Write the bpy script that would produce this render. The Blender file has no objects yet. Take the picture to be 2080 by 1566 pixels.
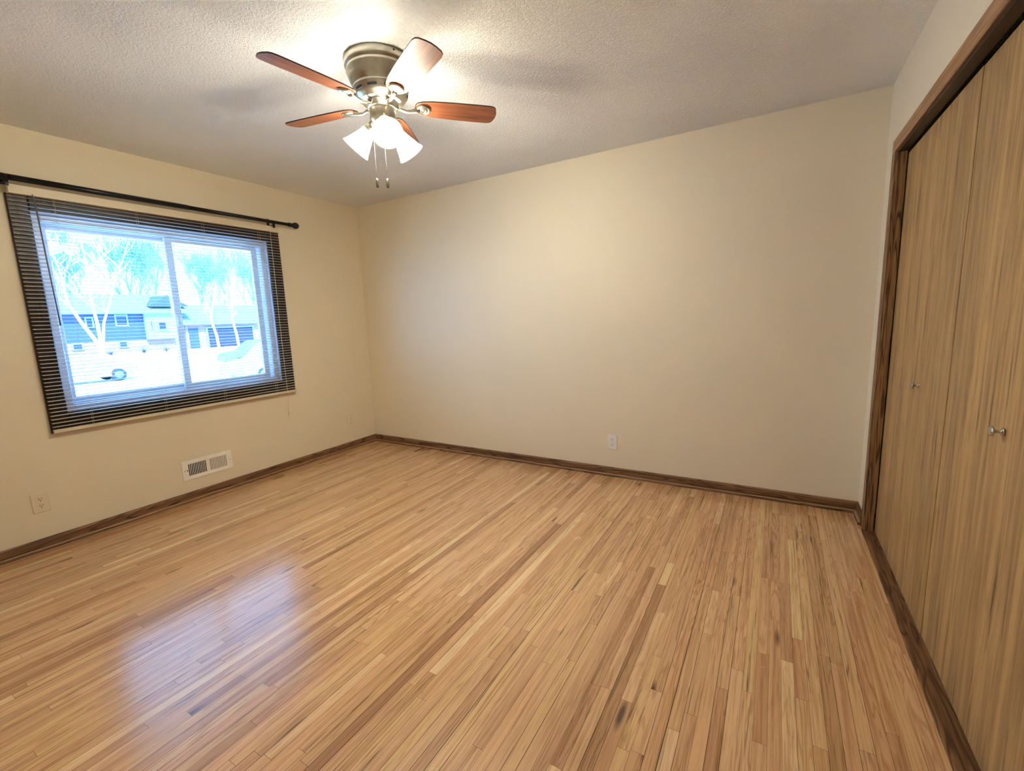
import bpy, math, random
from mathutils import Vector, Matrix
random.seed(7)
sc = bpy.context.scene
COL = sc.collection
PI = math.pi
R = math.radians

# ---------------------------------------------------------------- camera
CAM_POS = (3.7358, -3.3211, 1.2758)
YAW, PITCH, ROLL, FPX = -0.535849, 0.151087, 0.0373848, 903.626
fw = Vector((math.sin(YAW)*math.cos(PITCH), math.cos(YAW)*math.cos(PITCH), -math.sin(PITCH)))
rt = Vector((math.cos(YAW), -math.sin(YAW), 0)); dn = fw.cross(rt)
r2 = math.cos(ROLL)*rt + math.sin(ROLL)*dn
d2 = -math.sin(ROLL)*rt + math.cos(ROLL)*dn
camd = bpy.data.cameras.new('camera'); cam = bpy.data.objects.new('camera', camd); COL.objects.link(cam)
camd.sensor_fit = 'HORIZONTAL'; camd.sensor_width = 36.0; camd.lens = FPX/2080*36.0
camd.clip_start = 0.02; camd.clip_end = 400
m = Matrix((r2, -d2, -fw)).transposed().to_4x4(); m.translation = Vector(CAM_POS)
cam.matrix_world = m
sc.camera = cam

# ---------------------------------------------------------------- exposure, world, daylight
vs = sc.view_settings
sc.display_settings.display_device = 'sRGB'
vs.view_transform = 'Standard'; vs.look = 'None'; vs.gamma = 1.0; vs.exposure = 1.40; vs.use_curve_mapping = False
sc.cycles.use_denoising = True
sc.cycles.max_bounces = 10; sc.cycles.diffuse_bounces = 6
sc.cycles.sample_clamp_indirect = 8.0
SKY_RGB, SKY_K = (0.160, 0.45, 1.0), 4.7
SUN_RGB, SUN_K = (0.84, 0.90, 1.0), 8.5
LAMP_RGB = (1.0, 0.93, 0.75)
SHADE_K, BULB_K = 24.0, 370.0

world = bpy.data.worlds.new('sky'); sc.world = world; world.use_nodes = True
bg = world.node_tree.nodes['Background']
bg.inputs['Color'].default_value = (*SKY_RGB, 1); bg.inputs['Strength'].default_value = SKY_K
sund = bpy.data.lights.new('sun', 'SUN'); sund.energy = SUN_K; sund.angle = R(1.5); sund.color = SUN_RGB
sun = bpy.data.objects.new('sun', sund); COL.objects.link(sun)
sun.rotation_euler = Vector((-0.62, 0.30, -0.72)).to_track_quat('-Z', 'Y').to_euler()
pd = bpy.data.lights.new('window_portal', 'AREA'); pd.shape = 'RECTANGLE'; pd.size = 1.42; pd.size_y = 1.2
pd.cycles.is_portal = True
po = bpy.data.objects.new('window_portal', pd); COL.objects.link(po)
po.location = (-0.16, -1.70, 1.39); po.rotation_euler = Vector((1, 0, 0)).to_track_quat('-Z', 'Y').to_euler()

# ---------------------------------------------------------------- room sizes (metres)
W, H, D = 4.2265, 2.44, 3.85        # x: window wall -> closet wall, height, y: back wall -> behind the camera
BH = 0.0716
# window opening in the left wall
WY0, WY1, WZ0, WZ1 = -2.405, -0.995, 0.80, 1.99
# closet opening
CY0, CY1, CZ = -2.16, -0.262, 2.036

# ---------------------------------------------------------------- material helpers
def s2l(c):
    return tuple((v/255/12.92) if v/255 <= .04045 else ((v/255+.055)/1.055)**2.4 for v in c)
class NT:
    def __init__(s, name):
        s.mat = bpy.data.materials.new(name); s.mat.use_nodes = True
        s.t = s.mat.node_tree; s.n = s.t.nodes; s.l = s.t.links
        s.bsdf = s.n['Principled BSDF']; s.out = s.n['Material Output']
    def node(s, typ, **kw):
        n = s.n.new(typ)
        for k, v in kw.items():
            if k == 'ins':
                for kk, vv in v.items(): s.put(n.inputs[kk], vv)
            else: setattr(n, k, v)
        return n
    def put(s, sock, v):
        if hasattr(v, 'is_output') or isinstance(v, bpy.types.NodeSocket): s.l.new(v, sock)
        else:
            if isinstance(v, (tuple, list)) and len(v) == 3 and sock.type == 'RGBA': v = (*v, 1)
            sock.default_value = v
    def math(s, op, a, b=0.0, c=None):
        n = s.node('ShaderNodeMath', operation=op)
        s.put(n.inputs[0], a); s.put(n.inputs[1], b)
        if c is not None: s.put(n.inputs[2], c)
        return n.outputs[0]
    def coord(s, which='Object'): return s.node('ShaderNodeTexCoord').outputs[which]
    def mapv(s, v, scale=(1, 1, 1), loc=(0, 0, 0)):
        n = s.node('ShaderNodeMapping'); s.put(n.inputs['Vector'], v)
        s.put(n.inputs['Scale'], scale); s.put(n.inputs['Location'], loc); return n.outputs[0]
    def noise(s, v, scale, detail=3, rough=.5, dist=0.0):
        n = s.node('ShaderNodeTexNoise'); s.put(n.inputs['Vector'], v)
        n.inputs['Scale'].default_value = scale; n.inputs['Detail'].default_value = detail
        n.inputs['Roughness'].default_value = rough; n.inputs['Distortion'].default_value = dist
        return n.outputs['Fac']
    def ramp(s, f, stops, interp='LINEAR'):
        n = s.node('ShaderNodeValToRGB'); s.put(n.inputs[0], f); cr = n.color_ramp; cr.interpolation = interp
        while len(cr.elements) < len(stops): cr.elements.new(0.5)
        for e, (p, c) in zip(cr.elements, stops):
            e.position = p; e.color = (*c, 1) if isinstance(c, tuple) else (c, c, c, 1)
        return n.outputs[0]
    def mix(s, f, a, b, bt='MIX'):
        n = s.node('ShaderNodeMix', data_type='RGBA', blend_type=bt)
        s.put(n.inputs[0], f); s.put(n.inputs[6], a); s.put(n.inputs[7], b); return n.outputs[2]
    def bump(s, h, strength=.3, dist=.01):
        n = s.node('ShaderNodeBump'); s.put(n.inputs['Height'], h)
        n.inputs['Strength'].default_value = strength; n.inputs['Distance'].default_value = dist
        s.l.new(n.outputs[0], s.bsdf.inputs['Normal'])
    def base(s, c=None, rough=.5, metal=0.0, spec=.5, coat=0.0):
        b = s.bsdf.inputs
        if c is not None: s.put(b['Base Color'], c)
        s.put(b['Roughness'], rough); b['Metallic'].default_value = metal
        b['Specular IOR Level'].default_value = spec; b['Coat Weight'].default_value = coat
        return s
def plain(name, rgb, rough=.5, metal=0.0, spec=.5, var=.04, scale=12):
    t = NT(name); c = s2l(rgb)
    n = t.noise(t.coord(), scale, 3)
    f = t.ramp(n, [(0.3, tuple(x*(1-var) for x in c)), (0.7, tuple(min(1, x*(1+var)) for x in c))])
    t.base(f, rough, metal, spec); return t.mat

# paint
def paint(name, rgb, rough=.6):
    t = NT(name); v = t.coord()
    c = s2l(rgb)
    f = t.ramp(t.noise(v, 1.6, 2), [(.3, tuple(x*.985 for x in c)), (.7, tuple(x*1.01 for x in c))])
    t.base(f, rough, spec=.3)
    t.bump(t.noise(v, 260, 2), .08, .001); return t.mat
M = {}
M['wall'] = paint('wall_paint', (228, 217, 193))
def ceiling_mat():
    t = NT('textured_ceiling'); v = t.coord()
    c = s2l((246, 247, 246))
    n1 = t.noise(v, 95, 3, .6, .6)
    blob = t.ramp(n1, [(.42, 0.0), (.62, 1.0)])
    amt = t.ramp(t.noise(v, 1.1, 2), [(.35, .35), (.65, 1.0)])
    t.base(c, .85, spec=.15)
    t.bump(t.math('MULTIPLY', blob, amt), .85, .007); return t.mat
M['ceiling'] = ceiling_mat()

def floor_mat():
    t = NT('oak_strip_floor')
    at = t.node('ShaderNodeAttribute', attribute_name='board').outputs['Vector']
    sp = t.node('ShaderNodeSeparateXYZ'); t.put(sp.inputs[0], at)
    tone, hue, seed = sp.outputs
    off = t.node('ShaderNodeCombineXYZ'); t.put(off.inputs[0], t.math('MULTIPLY', seed, 37.0)); t.put(off.inputs[1], t.math('MULTIPLY', seed, 91.0)); t.put(off.inputs[2], t.math('MULTIPLY', seed, 13.0))
    add = t.node('ShaderNodeVectorMath', operation='ADD'); t.put(add.inputs[0], t.coord()); t.put(add.inputs[1], off.outputs[0])
    P = add.outputs[0]
    base = t.ramp(tone, [(0.0, s2l((150, 108, 74))), (.10, s2l((180, 136, 98))), (.45, s2l((209, 166, 124))), (.85, s2l((222, 182, 138))), (1.0, s2l((232, 200, 156)))])
    huec = t.ramp(hue, [(0, (1.0, .95, .90)), (.5, (1, 1, 1)), (1, (.98, 1.0, .88))])
    col = t.mix(1.0, base, huec, 'MULTIPLY')
    # cathedral figure
    n1 = t.noise(t.mapv(P, (9, .55, 1)), 2.2, 3, .5, .3)
    rings = t.math('SINE', t.math('MULTIPLY', n1, 85.0))
    ringf = t.math('MULTIPLY', t.ramp(t.math('MULTIPLY_ADD', rings, .5, .5), [(.0, 1.0), (.45, 0.0)]), t.ramp(t.noise(t.mapv(P, (3, .6, 1)), 1.5, 1), [(.42, .08), (.62, .60)]))
    col = t.mix(ringf, col, t.mix(1.0, col, (.62, .50, .38), 'MULTIPLY'))
    # fine streaks and pores
    st = t.noise(t.mapv(P, (60, 1.6, 1)), 2.0, 5, .65)
    col = t.mix(1.0, col, t.ramp(st, [(.28, (.70, .64, .56)), (.5, (1, 1, 1)), (.8, (1.08, 1.07, 1.05))]), 'MULTIPLY')
    po = t.noise(t.mapv(P, (330, 9, 1)), 2.0, 2)
    col = t.mix(t.ramp(po, [(.60, 0.0), (.72, .22)]), col, (.16, .085, .04))
    # mineral streaks, dark checks and knots
    dk = t.noise(t.mapv(P, (34, .9, 1)), 2.4, 3, .62, .9)
    dkm = t.ramp(dk, [(.60, 0.0), (.70, .85)])
    dks = t.math('MULTIPLY', dkm, t.ramp(hue, [(.35, .25), (.7, 1.0)]))
    col = t.mix(dks, col, (.10, .05, .025))
    br = t.ramp(t.noise(t.mapv(P, (26, .55, 1)), 2.2, 2, .5, .5), [(.52, 0.0), (.66, .45)])
    col = t.mix(br, col, t.mix(1.0, col, (.60, .47, .34), 'MULTIPLY'))
    vo = t.node('ShaderNodeTexVoronoi'); t.put(vo.inputs['Vector'], t.mapv(P, (7, 1.4, 1))); vo.inputs['Scale'].default_value = 1.0
    kn = t.ramp(vo.outputs['Distance'], [(.045, .9), (.11, 0.0)])
    col = t.mix(kn, col, (.05, .022, .012))
    rg = t.math('MULTIPLY_ADD', t.noise(t.coord(), 7, 3), .10, .20)
    t.base(col, rg, spec=.5, coat=.6); t.bsdf.inputs['Coat Roughness'].default_value = .14
    t.bump(t.math('ADD', t.math('MULTIPLY', po, .5), t.noise(t.mapv(t.coord(), (14, 1.5, 1)), 2, 2)), .10, .0015)
    return t.mat
M['floor'] = floor_mat()
M['gap'] = plain('dark_floor_gap', (38, 24, 14), .9)

def oak(name, light, dark, axis='z', rings=60, ringamt=.55, rough=.42, freq=1.0, flecks=.5, marks=0.0):
    t = NT(name); v = t.coord()
    def sc3(across, along):
        a = across*freq
        return (a, a, along) if axis == 'z' else ((a, along, a) if axis == 'y' else (along, a, a))
    L, K = s2l(light), s2l(dark)
    st = t.noise(t.mapv(v, sc3(26, .8)), 2.0, 5, .62)
    mid = tuple((a+b)/2 for a, b in zip(L, K))
    col = t.ramp(st, [(.26, K), (.42, mid), (.56, L), (.8, tuple(min(1, x*1.1) for x in L))])
    n1 = t.noise(t.mapv(v, sc3(8, .7)), 1.6, 2, .5, .4)
    rg = t.ramp(t.math('MULTIPLY_ADD', t.math('SINE', t.math('MULTIPLY', n1, float(rings))), .5, .5), [(.0, ringamt), (.4, 0.0)])
    col = t.mix(rg, col, tuple(x*.38 for x in K))
    po = t.noise(t.mapv(v, sc3(200, 6)), 2.0, 2)
    col = t.mix(t.ramp(po, [(.58, 0.0), (.72, flecks)]), col, tuple(x*.45 for x in K))
    if marks:
        mk = t.noise(t.mapv(v, sc3(30, 1.1)), 2.4, 3, .6, .6)
        col = t.mix(t.ramp(mk, [(.575, 0.0), (.70, marks)]), col, tuple(x*.30 for x in K))
        bd = t.noise(t.mapv(v, sc3(5, .12)), 2.0, 1)
        col = t.mix(1.0, col, t.ramp(bd, [(.35, (.86, .86, .88)), (.65, (1.05, 1.05, 1.02))]), 'MULTIPLY')
    t.base(col, rough, spec=.4); t.bump(po, .12, .001); return t.mat
M['trim_z'] = oak('dark_oak_upright', (150, 112, 72), (92, 58, 32), 'z', 60, .9, .42, 1.9)
M['trim_y'] = oak('dark_oak_along_y', (134, 98, 66), (78, 48, 28), 'y', 70, .8)
M['trim_x'] = oak('dark_oak_along_x', (134, 98, 66), (78, 48, 28), 'x', 70, .8)
M['pale_edge'] = plain('pale_oak_edge', (176, 140, 104), .5, 0, .5, .10, 20)  # paler tan for the top ledge of the shoe moulding
M['head_oak'] = oak('medium_oak_along_y', (176, 134, 92), (128, 90, 58), 'y', 40, .35)
M['wtrim_y'] = oak('walnut_stained_casing_y', (56, 38, 28), (26, 16, 12), 'y', 50, .4)
M['wtrim_z'] = oak('walnut_stained_casing_z', (56, 38, 28), (26, 16, 12), 'z', 50, .4)
M['door'] = oak('oak_veneer', (182, 147, 98), (144, 110, 68), 'z', 38, .16, .5, .8, .30, .75)
M['white_vinyl'] = plain('white_vinyl', (206, 212, 224), .35, 0, .5, .01)
M['cream'] = plain('cream_metal', (216, 203, 176), .4, 0, .5, .02)
M['slat'] = plain('slat_enamel', (205, 196, 182), .4, 0, .5, .02)
M['cord'] = plain('cream_cord', (222, 205, 170), .8)
M['wand'] = plain('grey_plastic_wand', (96, 98, 110), .25)
M['black'] = plain('black_metal', (12, 12, 14), .38, .3)
M['nickel'] = plain('brushed_nickel', (176, 172, 158), .30, 1.0, .5, .08, 30)
M['nickel_dark'] = plain('dark_slot', (14, 14, 16), .8)
M['knob'] = plain('polished_nickel', (190, 190, 186), .18, 1.0)
M['plate'] = plain('ivory_plastic', (226, 214, 188), .35, 0, .5, .01)
M['plate_white'] = plain('white_plastic', (232, 228, 226), .35, 0, .5, .01)
M['hole'] = plain('dark_hole', (30, 24, 20), .9)
M['vent_white'] = plain('white_enamel', (246, 240, 230), .4, 0, .5, .02)
M['vent_grey'] = plain('grey_damper', (150, 140, 122), .6)
M['chain'] = plain('pale_chain', (150, 146, 132), .45, .3)
M['fob'] = plain('bronze_fob', (92, 86, 74), .4, .5)
def blade_mat():
    t = NT('cherry_veneer'); v = t.coord()
    st = t.noise(t.mapv(v, (1.5, 26, 1)), 2.0, 4, .6)
    col = t.ramp(st, [(.25, s2l((84, 46, 28))), (.5, s2l((122, 70, 44))), (.75, s2l((146, 90, 60)))])
    t.base(col, .34, spec=.5, coat=.1); return t.mat
M['blade'] = blade_mat()
M['blade_edge'] = plain('dark_blade_edge', (44, 26, 22), .5)
def shade_mat(nm, K):
    t = NT(nm)
    t.base((.95, .93, .88), .4)
    t.bsdf.inputs['Emission Color'].default_value = (*LAMP_RGB, 1)
    t.bsdf.inputs['Emission Strength'].default_value = K
    return t.mat
M['shade'] = shade_mat('lit_frosted_glass', SHADE_K); M['bulb'] = shade_mat('lit_bulb', BULB_K)
def glass_mat(name, tint, refl=.06):
    t = NT(name); t.n.remove(t.bsdf)
    a = t.node('ShaderNodeBsdfTransparent'); a.inputs[0].default_value = (*tint, 1)
    g = t.node('ShaderNodeBsdfGlossy'); g.inputs['Roughness'].default_value = .02
    mx = t.node('ShaderNodeMixShader'); mx.inputs[0].default_value = refl
    t.l.new(a.outputs[0], mx.inputs[1]); t.l.new(g.outputs[0], mx.inputs[2]); t.l.new(mx.outputs[0], t.out.inputs[0])
    return t.mat
M['glass'] = glass_mat('window_glass', (.88, .98, 1.0), .03)

# ---------------------------------------------------------------- mesh helpers
class MB:
    """collects primitive pieces into one mesh"""
    def __init__(s): s.v = []; s.f = []; s.mi = []; s.sm = []
    def add(s, vs, fs, mi=0, smooth=False):
        b = len(s.v); s.v += [tuple(p) for p in vs]
        for f in fs: s.f.append(tuple(i+b for i in f)); s.mi.append(mi); s.sm.append(smooth)
        return s
    def box(s, a, b, mi=0):
        x0, y0, z0 = [min(p, q) for p, q in zip(a, b)]; x1, y1, z1 = [max(p, q) for p, q in zip(a, b)]
        vs = [(x0,y0,z0),(x1,y0,z0),(x1,y1,z0),(x0,y1,z0),(x0,y0,z1),(x1,y0,z1),(x1,y1,z1),(x0,y1,z1)]
        return s.add(vs, [(0,3,2,1),(4,5,6,7),(0,1,5,4),(1,2,6,5),(2,3,7,6),(3,0,4,7)], mi)
    def cham(s, a, b, c=.003, mi=0, ax=0, side=1):
        """box whose face on axis ax (side +1/-1) is chamfered"""
        lo = [min(p, q) for p, q in zip(a, b)]; hi = [max(p, q) for p, q in zip(a, b)]
        o = [i for i in range(3) if i != ax]
        back = lo[ax] if side > 0 else hi[ax]; front = hi[ax] if side > 0 else lo[ax]; mid = front - side*c
        vs = []
        for d, ins in ((back, 0), (mid, 0), (front, c)):
            for u, w in ((0, 0), (1, 0), (1, 1), (0, 1)):
                p = [0, 0, 0]; p[ax] = d
                p[o[0]] = (hi if u else lo)[o[0]] - (ins if u else -ins)
                p[o[1]] = (hi if w else lo)[o[1]] - (ins if w else -ins)
                vs.append(p)
        fs = [(3,2,1,0), (8,9,10,11)]
        for k in (0, 4):
            for i in range(4): fs.append((k+i, k+(i+1) % 4, k+4+(i+1) % 4, k+4+i))
        return s.add(vs, fs, mi)
    def frame(s, x0, x1, y0, y1, z0, z1, w, mi=0, c=0):
        """rectangular ring in the y-z plane, thickness x0..x1, member width w (or 4 widths: l,r,b,t)"""
        l, r, bb, t = w if isinstance(w, tuple) else (w, w, w, w)
        f = (lambda a, b: s.cham(a, b, c, mi, 0, 1)) if c else (lambda a, b: s.box(a, b, mi))
        f((x0, y0, z0), (x1, y0+l, z1)); f((x0, y1-r, z0), (x1, y1, z1))
        f((x0, y0+l, z0), (x1, y1-r, z0+bb)); f((x0, y0+l, z1-t), (x1, y1-r, z1)); return s
    def lathe(s, prof, M4=None, n=32, mi=0, smooth=True, caps=True):
        """prof: list of (r, z); M4: placement"""
        M4 = M4 or Matrix(); b = []; fs = []
        for r, z in prof:
            for k in range(n):
                a = 2*PI*k/n; b.append(M4 @ Vector((r*math.cos(a), r*math.sin(a), z)))
        for i in range(len(prof)-1):
            for k in range(n):
                fs.append((i*n+k, i*n+(k+1) % n, (i+1)*n+(k+1) % n, (i+1)*n+k))
        s.add(b, fs, mi, smooth)
        if caps:
            if prof[0][0] > 1e-5: s.add(b[:n], [tuple(reversed(range(n)))], mi)
            if prof[-1][0] > 1e-5: s.add(b[-n:], [tuple(range(n))], mi)
        return s
    def tube(s, pts, rad, n=8, mi=0, smooth=True):
        """tube along points; rad a number or a list"""
        pts = [Vector(p) for p in pts]; rs = rad if isinstance(rad, (list, tuple)) else [rad]*len(pts)
        vs, fs = [], []; up = None
        for i, p in enumerate(pts):
            d = (pts[min(i+1, len(pts)-1)] - pts[max(i-1, 0)]).normalized()
            if up is None: up = d.orthogonal().normalized()
            up = (up - d*up.dot(d)).normalized(); q = d.cross(up)
            for k in range(n):
                a = 2*PI*k/n; vs.append(p + (up*math.cos(a) + q*math.sin(a))*rs[i])
        for i in range(len(pts)-1):
            for k in range(n): fs.append((i*n+k, i*n+(k+1) % n, (i+1)*n+(k+1) % n, (i+1)*n+k))
        fs.append(tuple(reversed(range(n)))); fs.append(tuple(range((len(pts)-1)*n, len(pts)*n)))
        return s.add(vs, fs, mi, smooth)
    def extrude(s, prof, p0, p1, ux, uz, mi=0, smooth=False):
        """closed 2-D profile (a along ux, b along uz) swept from p0 to p1"""
        p0, p1, ux, uz = map(Vector, (p0, p1, ux, uz)); n = len(prof)
        vs = [p + ux*a + uz*b for p in (p0, p1) for a, b in prof]
        fs = [(i, (i+1) % n, n+(i+1) % n, n+i) for i in range(n)]
        s.add(vs, fs, mi, smooth); s.add(vs, [tuple(reversed(range(n))), tuple(range(n, 2*n))], mi)
        return s
    def build(s, name, mats, parent=None, loc=None):
        me = bpy.data.meshes.new(name)
        o3 = Vector(loc) if loc else Vector((0, 0, 0))
        me.from_pydata([tuple(Vector(p)-o3) for p in s.v], [], s.f)
        for mm in (mats if isinstance(mats, list) else [mats]): me.materials.append(mm)
        me.polygons.foreach_set('material_index', s.mi); me.polygons.foreach_set('use_smooth', s.sm)
        me.update()
        ob = bpy.data.objects.new(name, me); COL.objects.link(ob)
        if loc: ob.location = o3
        if parent:
            ob.parent = parent
            if parent.matrix_basis != Matrix() and loc is None:
                pass
        return ob
def fixn(ob):
    import bmesh
    bm = bmesh.new(); bm.from_mesh(ob.data); bmesh.ops.recalc_face_normals(bm, faces=bm.faces); bm.to_mesh(ob.data); bm.free(); return ob
def tag(o, label, cat, group=None):
    o['label'] = label; o['category'] = cat
    if group: o['group'] = group
    return o
def struct(o, label=None):
    o['kind'] = 'structure'
    if label: o['label'] = label
    return o
def empty(name, loc=(0, 0, 0)):
    o = bpy.data.objects.new(name, None); COL.objects.link(o); o.location = loc; o.empty_display_size = .1; return o

# ================================================================ the room shell
# floor: strips of oak running along y, random lengths
fb = MB(); fb.box((-.12, -D-.1, -.06), (W+.75, .1, -.0018), 1)
bw = .0385; battr = [(0, 0, 0)]*6
nrow = int((W+.06)/bw)+1
for i in range(nrow):
    x0 = i*bw-.004; x1 = x0+bw; y = .02+random.random()*-.6
    ys = [.02]
    while y > -D-.02:
        ys.append(y); y -= random.choice((.22, .35, .5, .7, .9, 1.2, 1.6))*random.uniform(.8, 1.2)
    ys.append(-D-.02)
    g = random.choice((.0002, .0003, .0004, .0006, .0011))
    for a, b in zip(ys, ys[1:]):
        ge = .0004
        fb.add([(x0+g, b+ge, 0), (x1-g, b+ge, 0), (x1-g, a-ge, 0), (x0+g, a-ge, 0)], [(0, 1, 2, 3)], 0)
        battr.append((min(1, max(0, random.gauss(.55, .21))), random.random(), random.random()))
fl = fb.build('floor', [M['floor'], M['gap']]); struct(fl, 'golden oak strip floor with a satin finish')
at = fl.data.attributes.new('board', 'FLOAT_VECTOR', 'FACE')
at.data.foreach_set('vector', [c for t3 in battr for c in t3])

struct(MB().box((-.12, -D-.1, H), (W+.75, .1, H+.1)).build('ceiling', M['ceiling']), 'white textured ceiling')
# left wall with the window hole
wl = MB()
wl.box((-.14, -D-.1, -.06), (0, WY0, H)); wl.box((-.14, WY1, -.06), (0, .1, H))
wl.box((-.14, WY0, -.06), (0, WY1, WZ0)); wl.box((-.14, WY0, WZ1), (0, WY1, H))
struct(wl.build('wall_left', M['wall']), 'beige painted wall with the window')
struct(MB().box((0, 0, -.06), (W+.75, .1, H)).build('wall_back', M['wall']), 'blank beige painted wall')
wr = MB()
wr.box((W, CY1, -.002), (W+.036, 0, H)); wr.box((W, -D, -.002), (W+.036, CY0, H)); wr.box((W, CY0, CZ), (W+.036, CY1, H))
struct(wr.build('wall_right', M['wall']), 'beige painted wall around the closet opening')
struct(MB().box((0, -D-.1, -.002), (W+.75, -D, H)).build('wall_front', M['wall']), 'beige painted wall behind the viewer')
struct(MB().box((W+.70, -D, -.002), (W+.75, 0, H)).build('wall_closet', M['wall']), 'back wall inside the closet')

# baseboards: board with eased top and a small shoe moulding
def baseboard(name, p0, p1, out, mat):
    b = MB(); up = (0, 0, 1)
    b.extrude([(0, 0), (.012, 0), (.012, BH-.010), (.009, BH-.003), (.004, BH), (0, BH)], p0, p1, out, up)
    q = [(.012, 0), (.025, 0), (.0255, .006), (.0245, .012), (.0225, .0155), (.0195, .017), (.012, .017)]
    b.extrude(q, p0, p1, out, up, 0, False)
    b.extrude([(.0121, .0168), (.0195, .0168), (.0228, .0152), (.0225, .0166), (.0195, .0181), (.0121, .0181)], p0, p1, out, up, 1, False)  # thin paler strip along the top ledge of the shoe
    return struct(fixn(b.build(name, [mat, M['pale_edge']])), 'dark oak baseboard with a shoe moulding')
baseboard('baseboard_left', (0, -D, 0), (0, -.0005, 0), (1, 0, 0), M['trim_y'])
baseboard('baseboard_back', (.0005, 0, 0), (W-.0005, 0, 0), (0, -1, 0), M['trim_x'])
baseboard('baseboard_right', (W, -.198, 0), (W, -.0005, 0), (-1, 0, 0), M['trim_y'])

# closet casing, jamb, threshold
cw, ct = .062, .011
b = MB()
b.cham((W-ct, CY1, 0), (W, CY1+cw, CZ), .003, 0, 0, -1)
b.cham((W-ct, CY0-cw, 0), (W, CY0, CZ), .003, 0, 0, -1)
t1 = struct(fixn(b.build('trim_1', M['trim_z'])), 'upright oak casing boards of the closet opening')
b = MB(); b.cham((W-ct, CY0-cw, CZ), (W, CY1+cw, CZ+cw), .003, 0, 0, -1)
struct(fixn(b.build('trim_2', M['head_oak'])), 'oak casing board across the top of the closet opening')
b = MB(); b.box((W-.001, CY1-.012, 0), (W+.037, CY1+.002, CZ-.010)); b.box((W-.001, CY0-.002, 0), (W+.037, CY0+.012, CZ-.010))
struct(b.build('trim_3', M['trim_z']), 'oak side jambs of the closet opening')
b = MB(); b.box((W-.001, CY0-.002, CZ-.012), (W+.037, CY1+.002, CZ+.002))
struct(b.build('trim_4', M['wtrim_y']), 'dark oak head jamb of the closet opening')
b = MB(); b.cham((W-.016, CY0, 0), (W+.11, CY1, .006), .003, 0, 2, 1)
struct(fixn(b.build('trim_5', M['trim_y'])), 'dark stained oak threshold under the closet doors')

# closet doors
dx0, dx1 = 4.268, 4.300
YS = -1.213
def knob(parent, y, z):
    Mx = Matrix.Translation((dx0, y, z)) @ Matrix.Rotation(-PI/2, 4, 'Y')
    k = MB()
    k.lathe([(0, 0), (.0105, 0), (.0105, .0015), (.0075, .003), (.0045, .006), (.0040, .013), (.0065, .017), (.0135, .0195), (.0148, .022), (.0135, .0245), (.008, .026), (0, .0265)], Mx, 28, caps=False)
    kb = fixn(k.build('knob', M['knob'], parent)); return kb
for nm, y0, y1, ky, lb, dxo in (('door_1', YS+.002, CY1-.018, -.860, 'far oak veneer closet door beside the back wall', 0.0), ('door_2', CY0+.016, YS-.002, -1.680, 'near oak veneer closet door', .0025)):
    b = MB(); b.cham((dx0+dxo, y0, .012), (dx1+dxo, y1, CZ-.024), .0018, 0, 0, -1)
    d = struct(fixn(b.build(nm, M['door'])), lb)
    k = knob(d, ky, .929)

# ================================================================ window
def window():
    root = empty('window_1', (0, 0, 0)); struct(root, 'white vinyl sliding window in a dark wood casing')
    y0, y1, z0, z1 = WY0, WY1, WZ0, WZ1
    # dark picture-frame casing on the wall
    b = MB(); w = .077; t = .017
    b.cham((0, -2.489, .687), (t, y0+.004, z1+w), .004, 0, 0, 1); b.cham((0, y1-.004, .687), (t, -.893, z1+w), .004, 0, 0, 1)
    fixn(b.build('side_casing', M['wtrim_z'], root))
    b = MB(); b.cham((0, y0+.004, z1-.004), (t, y1-.004, z1+w), .004, 0, 0, 1); b.cham((0, y0+.004, .687), (t, y1-.004, z0+.004), .004, 0, 0, 1)
    fixn(b.build('head_and_sill_casing', M['wtrim_y'], root))
    MB().frame(-.14, .0, y0, y1, z0, z1, .010).build('jamb_liner', M['white_vinyl'], root)
    MB().frame(-.115, -.025, y0+.010, y1-.010, z0+.010, z1-.010, (.040, .040, .034, .045), 0, .004).build('outer_frame', M['white_vinyl'], root)
    a0, a1, c0, c1 = y0+.05, y1-.05, z0+.044, z1-.055
    ym = -1.705
    def sash(x, ya, yb, wl, wr):
        s = MB().frame(x-.026, x, ya, yb, c0, c1, (wl, wr, .038, .032), 0, .003).build('sash', M['white_vinyl'], root)
        MB().box((x-.016, ya+wl-.004, c0+.034), (x-.012, yb-wr+.004, c1-.028)).build('pane', M['glass'], s)
        return s
    sash(-.078, a0, ym+.022, .030, .040)          # outer, left
    s2 = sash(-.046, ym-.022, a1-.030, .046, .040)  # inner, right
    b = MB(); b.cham((-.046, ym-.016, 1.30), (-.034, ym+.010, 1.39), .004, 0, 0, 1); b.build('latch', M['white_vinyl'], s2)
    # fly screen stile at the far right track
    MB().box((-.098, a1-.030, c0), (-.088, a1, c1)).build('track_stile', M['white_vinyl'], root)
    return root
window()

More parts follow.
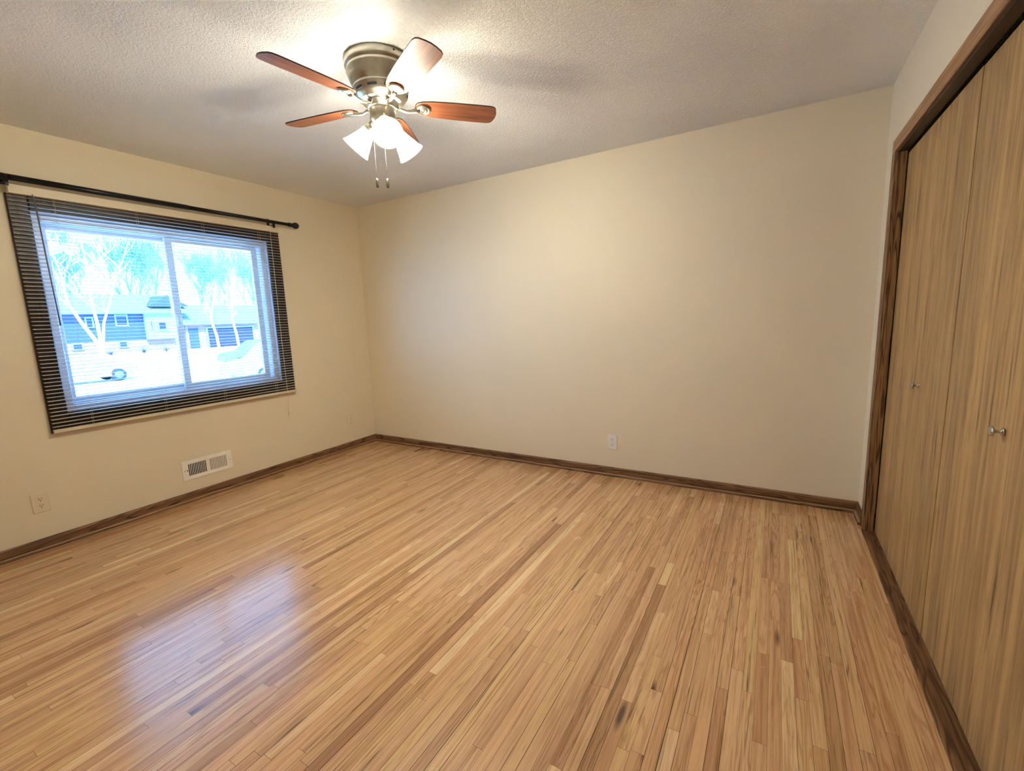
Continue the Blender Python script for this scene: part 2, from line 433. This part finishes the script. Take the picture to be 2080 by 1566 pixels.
# ---------------------------------------------------------------- mini blind
def blind():
    root = empty('mini_blind', (0, 0, 0))
    tag(root, 'cream horizontal mini blind with open slats hanging over the window', 'blind')
    y0, y1 = -2.480, -.912
    b = MB(); b.extrude([(0, 0), (.036, 0), (.038, .002), (.038, .046), (.036, .048), (0, .048)], (.019, y0, 2.062), (.019, y1, 2.062), (1, 0, 0), (0, 0, 1))
    fixn(b.build('headrail', M['cream'], root))
    s = MB(); n = 60; z1, z0 = 2.046, .728; k = 7
    for i in range(n):
        z = z1+(z0-z1)*i/(n-1); prof = []
        for j in range(k):
            u = j/(k-1); prof.append((.0255+.025*u, z+.0030*math.sin(PI*u)-.0010*(u-.5)))
        up = [(x, zz+.0005) for x, zz in prof]
        pr = prof + up[::-1]; nn = len(pr)
        vs_ = [(x, yy, zz) for yy in (y0-.006, y1+.006) for x, zz in pr]
        s.add(vs_, [(q, (q+1) % nn, nn+(q+1) % nn, nn+q) for q in range(nn)] + [tuple(range(nn)), tuple(range(nn, 2*nn))], 0, False)
    fixn(s.build('slats', M['slat'], root))
    b = MB(); b.extrude([(0, .002), (.003, 0), (.024, 0), (.027, .002), (.027, .017), (.024, .020), (.003, .020), (0, .017)], (.0245, y0-.004, .692), (.0245, y1+.004, .692), (1, 0, 0), (0, 0, 1))
    fixn(b.build('bottom_rail', M['cream'], root))
    for yy in (-2.30, -1.90, -1.50, -1.08):
        b = MB()
        for xx in (.0245, .0515): b.tube([(xx, yy, 2.062), (xx, yy, .7115)], .0007, 5)
        b.build('ladder_cord', M['cord'], root)
    b = MB(); b.tube([(.062, -2.388, 2.060), (.066, -2.386, 2.045), (.064, -2.376, 1.45), (.064, -2.374, 1.33)], [.003, .0038, .0038, .0042], 8)
    b.tube([(.057, -2.388, 2.070), (.062, -2.388, 2.058)], .002, 6)
    b.build('tilt_wand', M['wand'], root)
    b = MB(); b.tube([(.057, -.990, 2.066), (.060, -.993, 2.03), (.060, -.999, 1.3), (.060, -1.000, .70), (.060, -1.006, .53)], .0017, 6)
    c = b.build('lift_cord', M['cord'], root)
    b = MB(); b.lathe([(0, .030), (.003, .028), (.0045, .015), (.0075, .002), (.0065, 0), (0, 0)], Matrix.Translation((.060, -1.008, .50)), 12, caps=False)
    b.tube([(.060, -1.008, .50), (.060, -1.010, .465)], .0012, 5)
    fixn(b.build('tassel', M['cord'], c))
    return root
blind()

# ---------------------------------------------------------------- curtain rod
def rod():
    root = empty('curtain_rod', (.08, -1.7, 2.14)); inv = Matrix.Translation((-.08, 1.7, -2.14))
    tag(root, 'black telescoping curtain rod with round ball finials mounted above the window', 'curtain rod')
    def put(ob): ob.matrix_parent_inverse = inv; return ob
    x, z = .080, 2.139
    put(MB().tube([(x, -2.60, z), (x, -1.60, z)], .0165, 20).build('outer_tube', M['black'], root))
    put(MB().tube([(x, -1.61, z), (x, -.82, z)], .0138, 20).build('inner_tube', M['black'], root))
    for yy, sg in ((-.83, 1), (-2.59, -1)):
        Mx = Matrix.Translation((x, yy, z)) @ Matrix.Rotation(-sg*PI/2, 4, 'X')
        put(fixn(MB().lathe([(.0, 0), (.0175, 0), (.0175, .008), (.014, .012), (.017, .018), (.0185, .024), (.011, .029), (.011, .033), (.018, .040), (.025, .052), (.027, .064), (.025, .076), (.017, .087), (.007, .092), (0, .093)], Mx, 24, caps=False).build('finial', M['black'], root)))
    for yy in (-2.487, -.966):
        b = MB(); b.box((0.0005, yy-.011, 2.111), (.004, yy+.011, 2.175)); b.box((.004, yy-.006, 2.112), (.088, yy+.006, 2.118))
        b.box((.074, yy-.006, 2.093), (.088, yy+.006, 2.128))
        pr = [(x+.0200*math.cos(a), yy, z+.0200*math.sin(a)) for a in [PI*1.0+PI*k/8*1.15 for k in range(9)]]
        b.tube(pr, .0035, 8)
        put(b.build('bracket', M['black'], root))
    return root
rod()

# ---------------------------------------------------------------- outlets and vent
def outlet(loc, rotz, plate, label):
    """faces local +x"""
    root = empty('wall_outlet', loc); root.rotation_euler = (0, 0, rotz)
    tag(root, label, 'outlet', 'wall outlets')
    b = MB(); b.cham((0.0003, -.038, -.06), (.006, .038, .06), .0035, 0, 0, 1); fixn(b.build('cover_plate', plate, root))
    for zc in (.0205, -.0205):
        r = MB(); pr = []
        for k in range(24):
            a = 2*PI*k/24; pr.append((max(-.0172, min(.0172, .0185*math.cos(a))), max(-.0138, min(.0138, .0175*math.sin(a)))))
        r.extrude([(a, b_+zc) for a, b_ in pr], (.0055, 0, 0), (.0078, 0, 0), (0, 1, 0), (0, 0, 1))
        rr = fixn(r.build('receptacle', plate, root))
        h = MB(); h.box((.0070, -.0075, zc-.001), (.0081, -.0050, zc+.0085)); h.box((.0070, .0050, zc), (.0081, .0075, zc+.0078))
        h.lathe([(0, 0), (.0028, 0), (.0028, .0011), (0, .0011)], Matrix.Translation((.0070, 0, zc-.0075)) @ Matrix.Rotation(PI/2, 4, 'Y'), 12, caps=False)
        h.build('slots', M['hole'], rr)
    s = MB(); s.lathe([(0, 0), (.003, 0), (.0025, .0012), (0, .0014)], Matrix.Translation((.0058, 0, 0)) @ Matrix.Rotation(PI/2, 4, 'Y'), 12, caps=False)
    fixn(s.build('screw', plate, root))
    return root
outlet((0, -2.590, .291), 0, M['plate'], 'ivory outlet plate low on the window wall at the left end')
outlet((0, -.318, .289), 0, M['plate'], 'ivory outlet plate on the window wall near the room corner')
outlet((2.667, 0, .278), -PI/2, M['plate_white'], 'white outlet plate low on the blank back wall')

def vent():
    root = empty('wall_vent', (0, -1.676, .238))
    tag(root, 'white metal wall register with two banks of upright slots below the window', 'vent')
    hw, hh = .176, .074
    b = MB(); t = .007
    # plate pieces around the two slot banks
    ban = [(-.136, -.012), (.012, .136)]; sz = .045
    b.cham((.0003, -hw, -hh), (.006, hw, -sz), .002, 0, 0, 1); b.cham((.0003, -hw, sz), (.006, hw, hh), .002, 0, 0, 1)
    for a, c in ((-hw, -.136), (-.012, .012), (.136, hw)): b.box((.0003, a, -sz), (.006, c, sz))
    n = 11
    fixn(b.build('face_plate', M['vent_white'], root))
    for bi, (a, c) in enumerate(ban):
        lb = MB(); st = (c-a)/n
        for k in range(n+1):
            yy = a+st*k; wdt = .0017 if bi == 0 else .0024
            lb.box((.0004, max(a, yy-wdt), -sz), (.0055, min(c, yy+wdt), sz))
        lo = lb.build('louvers', M['vent_white'], root)
        MB().box((.0002, a, -sz), (.0008, c, sz)).build('slot_backing', M['nickel_dark'] if bi == 0 else M['vent_grey'], root)  # left: black sheet painted in for the dark duct; right: grey closed flap
    for yy in (-.160, .160):
        s = MB(); s.lathe([(0, 0), (.0035, 0), (.003, .0015), (0, .0018)], Matrix.Translation((.0058, yy, 0)) @ Matrix.Rotation(PI/2, 4, 'Y'), 12, caps=False)
        s.build('screw', M['vent_grey'], root)
    s = MB(); s.box((.005, -.145, -.004), (.010, -.141, .004)); s.build('damper_lever', M['hole'], root)
    return root
vent()

# ================================================================ ceiling fan
def fan():
    cx, cy = 2.135, -1.697
    root = empty('ceiling_fan', (cx, cy, H))
    tag(root, 'flush mount brushed nickel ceiling fan with five cherry wood blades and three lit glass shades', 'ceiling fan')
    def part(mb, name, mat, par=root, fix=True):
        o = mb.build(name, mat, par)
        return fixn(o) if fix else o
    # housing (local z=0 is the ceiling)
    prof = [(0, 0), (.148, 0), (.152, -.003), (.152, -.030), (.149, -.036), (.144, -.040), (.143, -.044), (.146, -.049), (.146, -.054), (.142, -.060),
            (.139, -.078), (.132, -.098), (.124, -.112), (.121, -.117), (.123, -.121), (.122, -.126), (.118, -.130), (.114, -.146), (.106, -.158), (.098, -.163), (.094, -.168), (.090, -.172), (.078, -.174), (0, -.174)]
    hs = part(MB().lathe(prof, None, 64, caps=False), 'motor_housing', M['nickel'])
    # slots around the lower drum
    for k in range(10):
        a = 2*PI*k/10+.15
        s = MB(); pts = []
        vs_, fs_ = [], []
        for j in range(7):
            aa = a+(j/6-.5)*.36
            for (r, z) in ((.1178, -.1365), (.1148, -.1465)):
                vs_.append(((r+.0012)*math.cos(aa), (r+.0012)*math.sin(aa), z))
                vs_.append(((r-.004)*math.cos(aa), (r-.004)*math.sin(aa), z))
        for j in range(6):
            q = 4*j
            fs_ += [(q, q+2, q+6, q+4), (q, q+4, q+5, q+1), (q+2, q+3, q+7, q+6)]
        s.add(vs_, fs_); part(s, 'vent_slot', M['nickel_dark'], hs)
    s = MB(); s.lathe([(0, 0), (.004, 0), (.004, .002), (0, .002)], Matrix.Translation((.1515*math.cos(R(-20)), .1515*math.sin(R(-20)), -.014)) @ Matrix.Rotation(R(-20), 4, 'Z') @ Matrix.Rotation(PI/2, 4, 'Y'), 12, caps=False)
    part(s, 'set_screw', M['nickel_dark'], hs)
    part(MB().lathe([(0, -.172), (.074, -.172), (.074, -.178), (.066, -.180), (.066, -.196), (.060, -.200), (0, -.200)], None, 48, caps=False), 'flywheel', M['nickel'])
    # light kit drum
    lk = part(MB().lathe([(0, -.196), (.058, -.196), (.060, -.199), (.060, -.240), (.056, -.248), (.048, -.262), (.036, -.282), (.020, -.296), (.008, -.302), (0, -.303)], None, 48, caps=False), 'switch_housing', M['nickel'])
    # blades
    zb = -.178
    for k in range(5):
        az = R(-25+72*k)
        Mz = Matrix.Rotation(az, 4, 'Z')
        pitch = R(PITCH_DEG)
        Mb = Mz @ Matrix.Translation((0, 0, zb)) @ Matrix.Rotation(pitch, 4, 'X')
        # outline of the blade
        out = [(.150, -.020), (.158, -.034), (.180, -.045), (.230, -.053), (.320, -.058), (.430, -.060), (.500, -.060), (.518, -.056), (.528, -.046),
               (.536, -.020), (.538, 0), (.536, .020), (.528, .046), (.518, .056), (.500, .060), (.430, .060), (.320, .058), (.230, .053), (.180, .045), (.158, .034), (.150, .020), (.148, 0)]
        n = len(out); th = .0055
        b = MB()
        lo = [Mb @ Vector((x, y, -th/2)) for x, y in out]; hi = [Mb @ Vector((x, y, th/2)) for x, y in out]
        b.add(lo, [tuple(reversed(range(n)))], 0); b.add(hi, [tuple(range(n))], 0)
        b.add(lo+hi, [(i, (i+1) % n, n+(i+1) % n, n+i) for i in range(n)], 1)
        o = MB()
        bl = b.build('blade', [M['blade'], M['blade_edge']], root)
        # local frame so that the grain follows the blade
        for v_ in bl.data.vertices: v_.co = Mb.inverted() @ v_.co
        bl.matrix_local = Mb
        # iron: curved arm and medallion under the root
        ir = MB()
        a0 = Mz @ Vector((.064, 0, -.188)); 
        pts = [Mz @ Vector(p) for p in ((.060, 0, -.188), (.085, 0, -.192), (.108, 0, -.198), (.130, 0, -.196), (.150, 0, -.190), (.170, 0, -.188))]
        ir.tube(pts, [.009, .008, .0075, .008, .010, .012], 12)
        Mm = Mb @ Matrix.Translation((.186, 0, -th/2)) @ Matrix.Rotation(PI, 4, 'X')
        ir.lathe([(0, 0), (.031, 0), (.033, .002), (.033, .007), (.030, .010), (.025, .011), (.024, .008), (.020, .008), (.018, .011), (.010, .011), (.009, .008), (.006, .010), (0, .011)], Mm, 32, caps=False)
        part(ir, 'blade_iron', M['nickel'], bl)
        bl.children[0].matrix_parent_inverse = Mb.inverted()
    # three tilted lamp shades
    for k in range(3):
        az = R(-40+120*k); tilt = R(46)
        Mz = Matrix.Rotation(az, 4, 'Z')
        Ms = Mz @ Matrix.Translation((.060, 0, -.268)) @ Matrix.Rotation(PI-tilt, 4, 'Y')   # local +z points down and outward
        a = MB(); a.tube([Mz @ Vector(p) for p in ((.035, 0, -.235), (.055, 0, -.246), (.063, 0, -.262))], [.012, .012, .014], 12)
        a.lathe([(0, -.006), (.016, -.006), (.024, .000), (.028, .010), (.029, .024), (.026, .024), (.024, .010), (0, .006)], Ms, 32, caps=False)
        f = part(a, 'lamp_holder', M['nickel'], lk)
        g = MB(); pr = [(.026, .012), (.029, .020), (.034, .040), (.041, .062), (.049, .084), (.056, .104), (.062, .118), (.066, .124)]
        inn = [(r-.003, z) for r, z in pr[::-1]]
        g.lathe(pr+inn, Ms, 40, caps=False)
        sh = part(g, 'lamp_shade', M['shade'], root)
        bp = MB(); bp.lathe([(0, .010), (.013, .010), (.014, .030), (.020, .050), (.026, .068), (.027, .080), (.023, .095), (.012, .105), (0, .108)], Ms, 24, caps=False)
        part(bp, 'bulb', M['bulb'], sh)
    # pull chains
    for dx, dy, nm in ((-.029, -.039, 0), (.004, -.006, 1)):
        x, y = dx, dy
        c = MB(); zt = -.285 if nm == 0 else -.300
        c.tube([(x, y, zt), (x, y, -.500)], .0005, 5)
        z = zt
        while z > -.500:
            c.lathe([(0, -.0012), (.0011, 0), (0, .0012)], Matrix.Translation((x, y, z)), 6, caps=False); z -= .0042
        ch = part(c, 'pull_chain', M['chain'], root, False)
        part(MB().lathe([(0, .002), (.004, 0), (.0068, -.010), (.0072, -.022), (.0066, -.034), (.004, -.041), (0, -.042)], Matrix.Translation((x, y, -.500)), 16, caps=False), 'fob', M['fob'], ch)
    return root
PITCH_DEG = -12
fan()

# ================================================================ outdoors
M['snow'] = plain('bright_driveway', (236, 236, 238), .8, 0, .3, .04, .4)
M['soffit'] = plain('white_soffit', (236, 236, 236), .6)
M['soffit_line'] = plain('soffit_joint', (70, 72, 80), .9)
M['siding'] = plain('blue_grey_siding', (38, 60, 92), .8)
M['brick'] = plain('pale_red_brick', (128, 104, 106), .9, 0, .3, .12, 6)
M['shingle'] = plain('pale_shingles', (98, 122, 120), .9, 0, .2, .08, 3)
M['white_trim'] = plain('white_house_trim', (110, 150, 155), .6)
M['dark_glass'] = plain('dark_window_glass', (30, 42, 66), .15)
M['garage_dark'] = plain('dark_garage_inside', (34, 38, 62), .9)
M['bark_white'] = plain('white_birch_bark', (240, 238, 234), .8, 0, .3, .06, 5)
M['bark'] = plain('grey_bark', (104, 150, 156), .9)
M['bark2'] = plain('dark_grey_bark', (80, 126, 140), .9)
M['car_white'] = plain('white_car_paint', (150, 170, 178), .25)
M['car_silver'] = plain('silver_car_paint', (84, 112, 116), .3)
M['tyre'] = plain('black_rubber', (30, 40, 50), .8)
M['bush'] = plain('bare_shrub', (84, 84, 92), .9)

# ground: falls to the street, rises to the house opposite
prof = [(-.14, -.55), (-8, -.70), (-17, -1.12), (-22, -1.22), (-31, -1.22), (-42, -.88), (-50, -.75), (-70, -.6), (-120, -.3)]
g = MB(); vs_ = []; fs_ = []
for i, (x, z) in enumerate(prof):
    vs_ += [(x, -30, z), (x, 75, z)]
for i in range(len(prof)-1): fs_.append((2*i, 2*i+1, 2*i+3, 2*i+2))
g.add(vs_, fs_); gr = fixn(g.build('ground', M['snow'])); struct(gr, 'sunlit pale yard and street outside')
def gz(x):
    for (a, za), (b_, zb) in zip(prof, prof[1:]):
        if b_ <= x <= a: return za+(zb-za)*(a-x)/(a-b_)
    return -.3
# eave over the window
b = MB(); b.box((-.76, -3.95, 2.030), (-.14, .3, 2.045)); b.box((-.78, -3.95, 2.020), (-.76, .3, 2.20))
s = struct(b.build('trim_6', M['soffit']), 'white soffit of the eave outside the window')
b = MB(); y = -3.9
while y < .3:
    b.box((-.755, y, 2.0270), (-.145, y+.006, 2.0301)); y += .112
b.build('soffit_joints', M['soffit_line'], s)

def house():
    X = -50.0
    r = empty('house', (X, 17, -.75))
    tag(r, 'split level house with blue grey siding, pale roof and attached garage across the street', 'house')
    inv = Matrix.Translation((-X, -17, .75))
    def P(mb, n, m, par=r, fix=True):
        o = mb.build(n, m, par); o.matrix_parent_inverse = inv if par is r else Matrix()
        if fix: fixn(o)
        return o
    P(MB().box((X-9, 2, .55), (X, 20, 3.0)), 'siding_wall', M['siding'])
    P(MB().box((X-8.9, 2.1, -1.0), (X-.12, 19.9, .56)), 'brick_wall', M['brick'])
    # main roof, ridge along y
    def gable(x0, x1, y0, y1, ze, zr, th=.22):
        xm = (x0+x1)/2
        return MB().extrude([(x0, ze), (x1, ze), (x1, ze+th), (xm, zr), (x0, ze+th)], (0, y0, 0), (0, y1, 0), (1, 0, 0), (0, 0, 1))
    P(gable(X-9.6, X+.7, 1, 20.4, 3.0, 5.15), 'main_roof', M['shingle'])
    # small dark front gable
    b = MB(); b.add([(X+.2, 17.2, 3.75), (X+.2, 20.6, 3.75), (X+.2, 18.8, 4.85), (X-4.4, 17.2, 3.75), (X-4.4, 20.6, 3.75), (X-4.4, 18.8, 4.85)], [(0, 1, 2), (3, 5, 4), (0, 3, 4, 1), (0, 2, 5, 3), (1, 4, 5, 2)])
    P(b, 'front_gable', M['siding'])
    # picture window bay
    bay = P(MB().box((X-.1, 16.55, .45), (X+.35, 18.95, 3.0)), 'entry_bay', M['white_trim'])
    def win(y0, y1, z0, z1, x=X, par=r):
        w = MB().frame(x-.03, x+.10, y0, y1, z0, z1, .11); w.box((x-.02, y0+.1, z0+.1), (x+.02, y1-.1, z1-.1), 1)
        return P(w, 'window', [M['white_trim'], M['dark_glass']])
    win(12.15, 12.75, 1.75, 2.75); win(14.3, 15.3, 1.85, 2.95); win(9.8, 10.6, 1.8, 2.8)
    win(16.85, 17.15, 1.4, 2.35, X+.36); win(17.5, 18.3, 1.3, 2.2, X+.36)
    win(14.3, 15.05, -.2, .45, X-.10); win(11.0, 11.8, -.2, .45, X-.10)
    # garage
    P(MB().box((X-8, 20, -1.0), (X+.1, 31, 1.85)), 'garage_wall', M['brick'])
    P(gable(X-8.6, X+.8, 19.6, 31.6, 1.80, 4.1), 'garage_roof', M['shingle'])
    d = MB().frame(X+.08, X+.22, 21.95, 27.2, -.95, 1.50, (.18, .18, .01, .14))
    P(d, 'garage_door_frame', M['white_trim'])
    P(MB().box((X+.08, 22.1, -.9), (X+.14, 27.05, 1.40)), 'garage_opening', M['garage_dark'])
    pn = MB()
    for k in range(3):
        z = -.05+k*.42
        for j in range(5): pn.box((X+.14, 22.3+j*.94, z), (X+.17, 23.1+j*.94, z+.24))
    P(pn, 'garage_door_panels', M['dark_glass'])
    P(MB().box((X+.05, 20.3, -.9), (X+.16, 21.2, 1.5)), 'front_door', M['siding'])
    return r
house()

# cars
def car(x, y, yaw, paint, label, L=4.7, wd=1.85, Ht=1.62, suv=True):
    """nose points along local -y"""
    z = gz(x); r = empty('parked_car', (x, y, z)); r.rotation_euler = (0, 0, yaw); tag(r, label, 'car', 'cars outside')
    h = wd/2
    side = [(-L/2, .38), (-L/2+.03, .70), (-L/2+.25, .88), (-L/2+1.15, 1.02), (-L/2+1.75, Ht-.10), (-L/2+2.1, Ht), (L/2-.9, Ht), (L/2-.25, Ht-.12) if suv else (L/2-1.3, Ht-.08), (L/2-.02, 1.02), (L/2, .45), (L/2-.2, .30), (-L/2+.15, .30)]
    b = MB(); n = len(side); rows = []
    for xx, sc_ in ((-h, .96), (-h*.93, 1.0), (h*.93, 1.0), (h, .96)):
        inset = 0
        rows.append([(xx*(0.84 if zz > 1.1 else 1.0), yy*sc_, .32+(zz-.32)*sc_) for yy, zz in side])
    vs_ = [p for rr in rows for p in rr]; fs_ = []
    for q in range(3):
        for i in range(n): fs_.append((q*n+i, q*n+(i+1) % n, (q+1)*n+(i+1) % n, (q+1)*n+i))
    fs_ += [tuple(range(n)), tuple(range(3*n, 4*n))]
    b.add(vs_, fs_); fixn(b.build('body', paint, r))
    gl = MB()
    for sg in (-1, 1):
        xx = sg*h*.86
        for ya, yb in ((-L/2+1.45, -L/2+2.35), (-L/2+2.45, -L/2+3.35), (-L/2+3.45, L/2-.5)):
            gl.add([(xx, ya, 1.06), (xx, yb, 1.06), (xx*.98, yb-.05, Ht-.16), (xx*.98, ya+.30 if ya < -L/2+2 else ya, Ht-.16),
                    (xx*.9, ya, 1.06), (xx*.9, yb, 1.06), (xx*.9, yb-.05, Ht-.16), (xx*.9, ya+.25, Ht-.16)], [(0,1,2,3), (4,7,6,5), (0,3,7,4), (1,5,6,2), (3,2,6,7), (0,4,5,1)])
    gl.add([(-h*.76, -L/2+1.18, 1.04), (h*.76, -L/2+1.18, 1.04), (h*.68, -L/2+1.74, Ht-.13), (-h*.68, -L/2+1.74, Ht-.13), (0, -L/2+1.9, 1.1)], [(0,1,2,3), (0,3,4), (1,4,2), (0,4,1), (2,4,3)])
    fixn(gl.build('windows', M['dark_glass'], r))
    for sx in (-1, 1):
        for yy in (-L/2+.88, L/2-.95):
            Mx = Matrix.Translation((sx*(h-.12), yy, .335)) @ Matrix.Rotation(PI/2, 4, 'Y')
            w = fixn(MB().lathe([(0, -.13), (.20, -.13), (.30, -.125), (.335, -.09), (.335, .09), (.30, .125), (.20, .13), (0, .13)], Mx, 24, caps=False).build('wheel', M['tyre'], r))
            fixn(MB().lathe([(0, -.135), (.19, -.135), (.19, .135), (0, .135)], Mx, 16, caps=False).build('hubcap', M['car_silver'], w))
    return r
car(-27.0, 14.4, R(-10), M['car_silver'], 'silver sport utility car parked on the street in front of the open garage', 4.8, 1.9, 1.66)
car(-16.6, 9.35, R(4), M['car_white'], 'white car at the right edge of the window, nearest to the house', 4.8, 1.85, 1.72)
car(-26.5, 4.7, R(180), M['car_white'], 'white sedan behind the birch trunk at the left edge of the window', 4.6, 1.8, 1.42, False)

# trees
def grow(mb, p, d, L, r, depth, rnd, up=.12, spread=.55, twig=3):
    pts = [p]; rs = [r]; n = 4; dd = d.copy(); q = p.copy()
    for i in range(n):
        dd = (dd + Vector((rnd.uniform(-.16, .16), rnd.uniform(-.16, .16), rnd.uniform(-.05, .12)+up*.3))).normalized()
        q = q + dd*(L/n); pts.append(q.copy()); rs.append(r*(1-.45*(i+1)/n))
    mb.tube(pts, [max(q_, .013) for q_ in rs], 5 if depth > 1 else 3)
    if depth <= 0: return
    for k in range(rnd.choice((3, 4)) if depth > 1 else 3):
        j = rnd.choice((2, 3, 4)); ax = Vector((rnd.uniform(-1, 1), rnd.uniform(-1, 1), rnd.uniform(-.1, .5))).normalized()
        nd = (dd*(1-spread)+ax*spread+Vector((0, 0, up))).normalized()
        grow(mb, pts[j], nd, L*rnd.uniform(.58, .78), rs[j]*.62, depth-1, rnd, up, spread)
def tree_proto(seed, mat, h=15.0, r=.24, depth=5):
    rnd = random.Random(seed); root = empty('bare_tree')
    t = MB(); p0 = Vector((0, 0, 0)); p1 = Vector((rnd.uniform(-.3, .3), rnd.uniform(-.3, .3), h*.26))
    t.tube([p0, p0.lerp(p1, .5), p1], [r, r*.85, r*.75], 8); t.build('trunk', mat, root)
    c = MB()
    for k in range(4):
        a = 2*PI*k/4+rnd.random(); grow(c, p1.lerp(p0, .1*k), Vector((math.cos(a)*.42, math.sin(a)*.42, 1)).normalized(), h*.25, r*.55, depth, rnd, .14, .5)
    c.build('branches', mat, root)
    return root
def copy_tree(o):
    c = o.copy(); COL.objects.link(c)
    for ch in o.children:
        d = ch.copy(); COL.objects.link(d); d.parent = c
    return c
TREES = [(-61, 14.0, 1.0, 'bare tree behind the left part of the main roof, seen beyond the birch clump'), (-63, 21.0, 1.1, 'bare tree behind the main roof, just left of the small front gable'),
         (-61, 27.5, 1.0, 'bare tree rising behind the left end of the garage roof'), (-63, 34.5, 1.1, 'bare tree rising behind the right end of the garage roof'),
         (-84, 21.0, 1.3, 'taller bare tree in the back row, at the left edge of the window view'), (-85, 31.5, 1.35, 'taller bare tree in the back row, above the main roof opposite'),
         (-84, 42.0, 1.3, 'taller bare tree in the back row, at the right edge of the window view')]
protos = [tree_proto(41, M['bark']), tree_proto(57, M['bark2']), tree_proto(63, M['bark'])]
for i, (x, y, k, lb) in enumerate(TREES):
    o = protos[i] if i < 3 else copy_tree(protos[i % 3])
    o.location = (x, y, gz(x)-.1); o.scale = (k*.8, k*.8, k); o.rotation_euler = (0, 0, i*1.37)
    tag(o, lb, 'tree', 'bare trees behind the house opposite')
# white birch clump in the yard opposite
def birch():
    z0 = gz(-38)-.05
    root = empty('birch_tree', (-38, 9.3, z0)); tag(root, 'white multi stemmed birch in the yard opposite, seen in the left half of the window', 'tree')
    rnd = random.Random(5)
    def T(y, z): return Vector((0, y-9.3, z-z0))
    stems = [([T(9.3, z0), T(9.32, .3), T(8.52, 2.06), T(7.99, 3.4), T(7.95, 5.2), T(7.6, 7.4)], .15),
             ([T(9.35, z0), T(9.40, .3), T(9.36, 2.03), T(9.25, 3.6), T(9.35, 6.0), T(9.2, 8.6)], .14),
             ([T(9.4, z0), T(9.46, .3), T(9.74, 2.02), T(10.21, 3.3), T(10.7, 4.85), T(11.3, 6.2), T(11.95, 7.9)], .10)]
    for pts, r in stems:
        n = len(pts); rs = [r*(1-.75*i/(n-1)) for i in range(n)]
        m = MB(); m.tube(pts, rs, 8)
        s = m.build('stem', M['bark_white'], root)
        c = MB()
        for i in range(3, n):
            for k in range(2):
                a = rnd.uniform(0, 2*PI)
                grow(c, pts[i].lerp(pts[i-1], rnd.random()*.6), Vector((math.cos(a)*.8, math.sin(a)*.8, .7)).normalized(), 1.9, rs[i]*.32, 2, rnd)
        c.build('twigs', M['bark_white'], s)
birch()
def young(x, y, h, seed, label):
    z0 = gz(x)-.05; rnd = random.Random(seed)
    root = empty('birch_sapling', (x, y, z0)); tag(root, label, 'tree', 'young birches by the garage')
    m = MB(); pts = [Vector((0, 0, 0)), Vector((0, -.1, 1.5)), Vector((0, -.25+rnd.uniform(-.3, .5), 3.2)), Vector((0, rnd.uniform(-.4, .5), h))]
    m.tube(pts, [.14, .12, .09, .03], 8); m.build('stem', M['bark_white'], root)
    c = MB()
    for i in range(8):
        a = rnd.uniform(0, 2*PI); grow(c, pts[2].lerp(pts[3], i/8), Vector((math.cos(a), math.sin(a), .9)).normalized(), .62, .03, 2, rnd)
    c.build('twigs', M['bark_white'], root)
young(-45, 20.7, 6.2, 1, 'slim white birch in front of the left part of the garage door')
young(-44.5, 22.4, 6.8, 3, 'slim white birch in front of the middle of the garage door')

# shrubs along the foundation
for i, (y, rr) in enumerate(((13.4, .45), (15.9, .5), (17.8, .42), (19.3, .5))):
    rnd = random.Random(90+i); b = MB()
    for k in range(26):
        a = rnd.uniform(0, 2*PI); e = rnd.uniform(.5, 1.4)
        d = Vector((math.cos(a)*math.cos(e), math.sin(a)*math.cos(e), math.sin(e)))
        b.tube([(0, 0, 0), tuple(d*rr*.9), tuple(d*rr*1.7+Vector((rnd.uniform(-.1, .1), rnd.uniform(-.1, .1), .05)))], [.02, .012, .005], 3)
    o = b.build('bare_shrub', M['bush']); o.location = (-49.2, y, gz(-49.2)-.02)
    tag(o, ('bare shrub below the second upper window of the house opposite', 'bare shrub just left of the entry bay of the house opposite', 'bare shrub in front of the entry bay of the house opposite', 'bare shrub between the entry bay and the garage opposite')[i], 'shrub', 'shrubs along the house opposite')
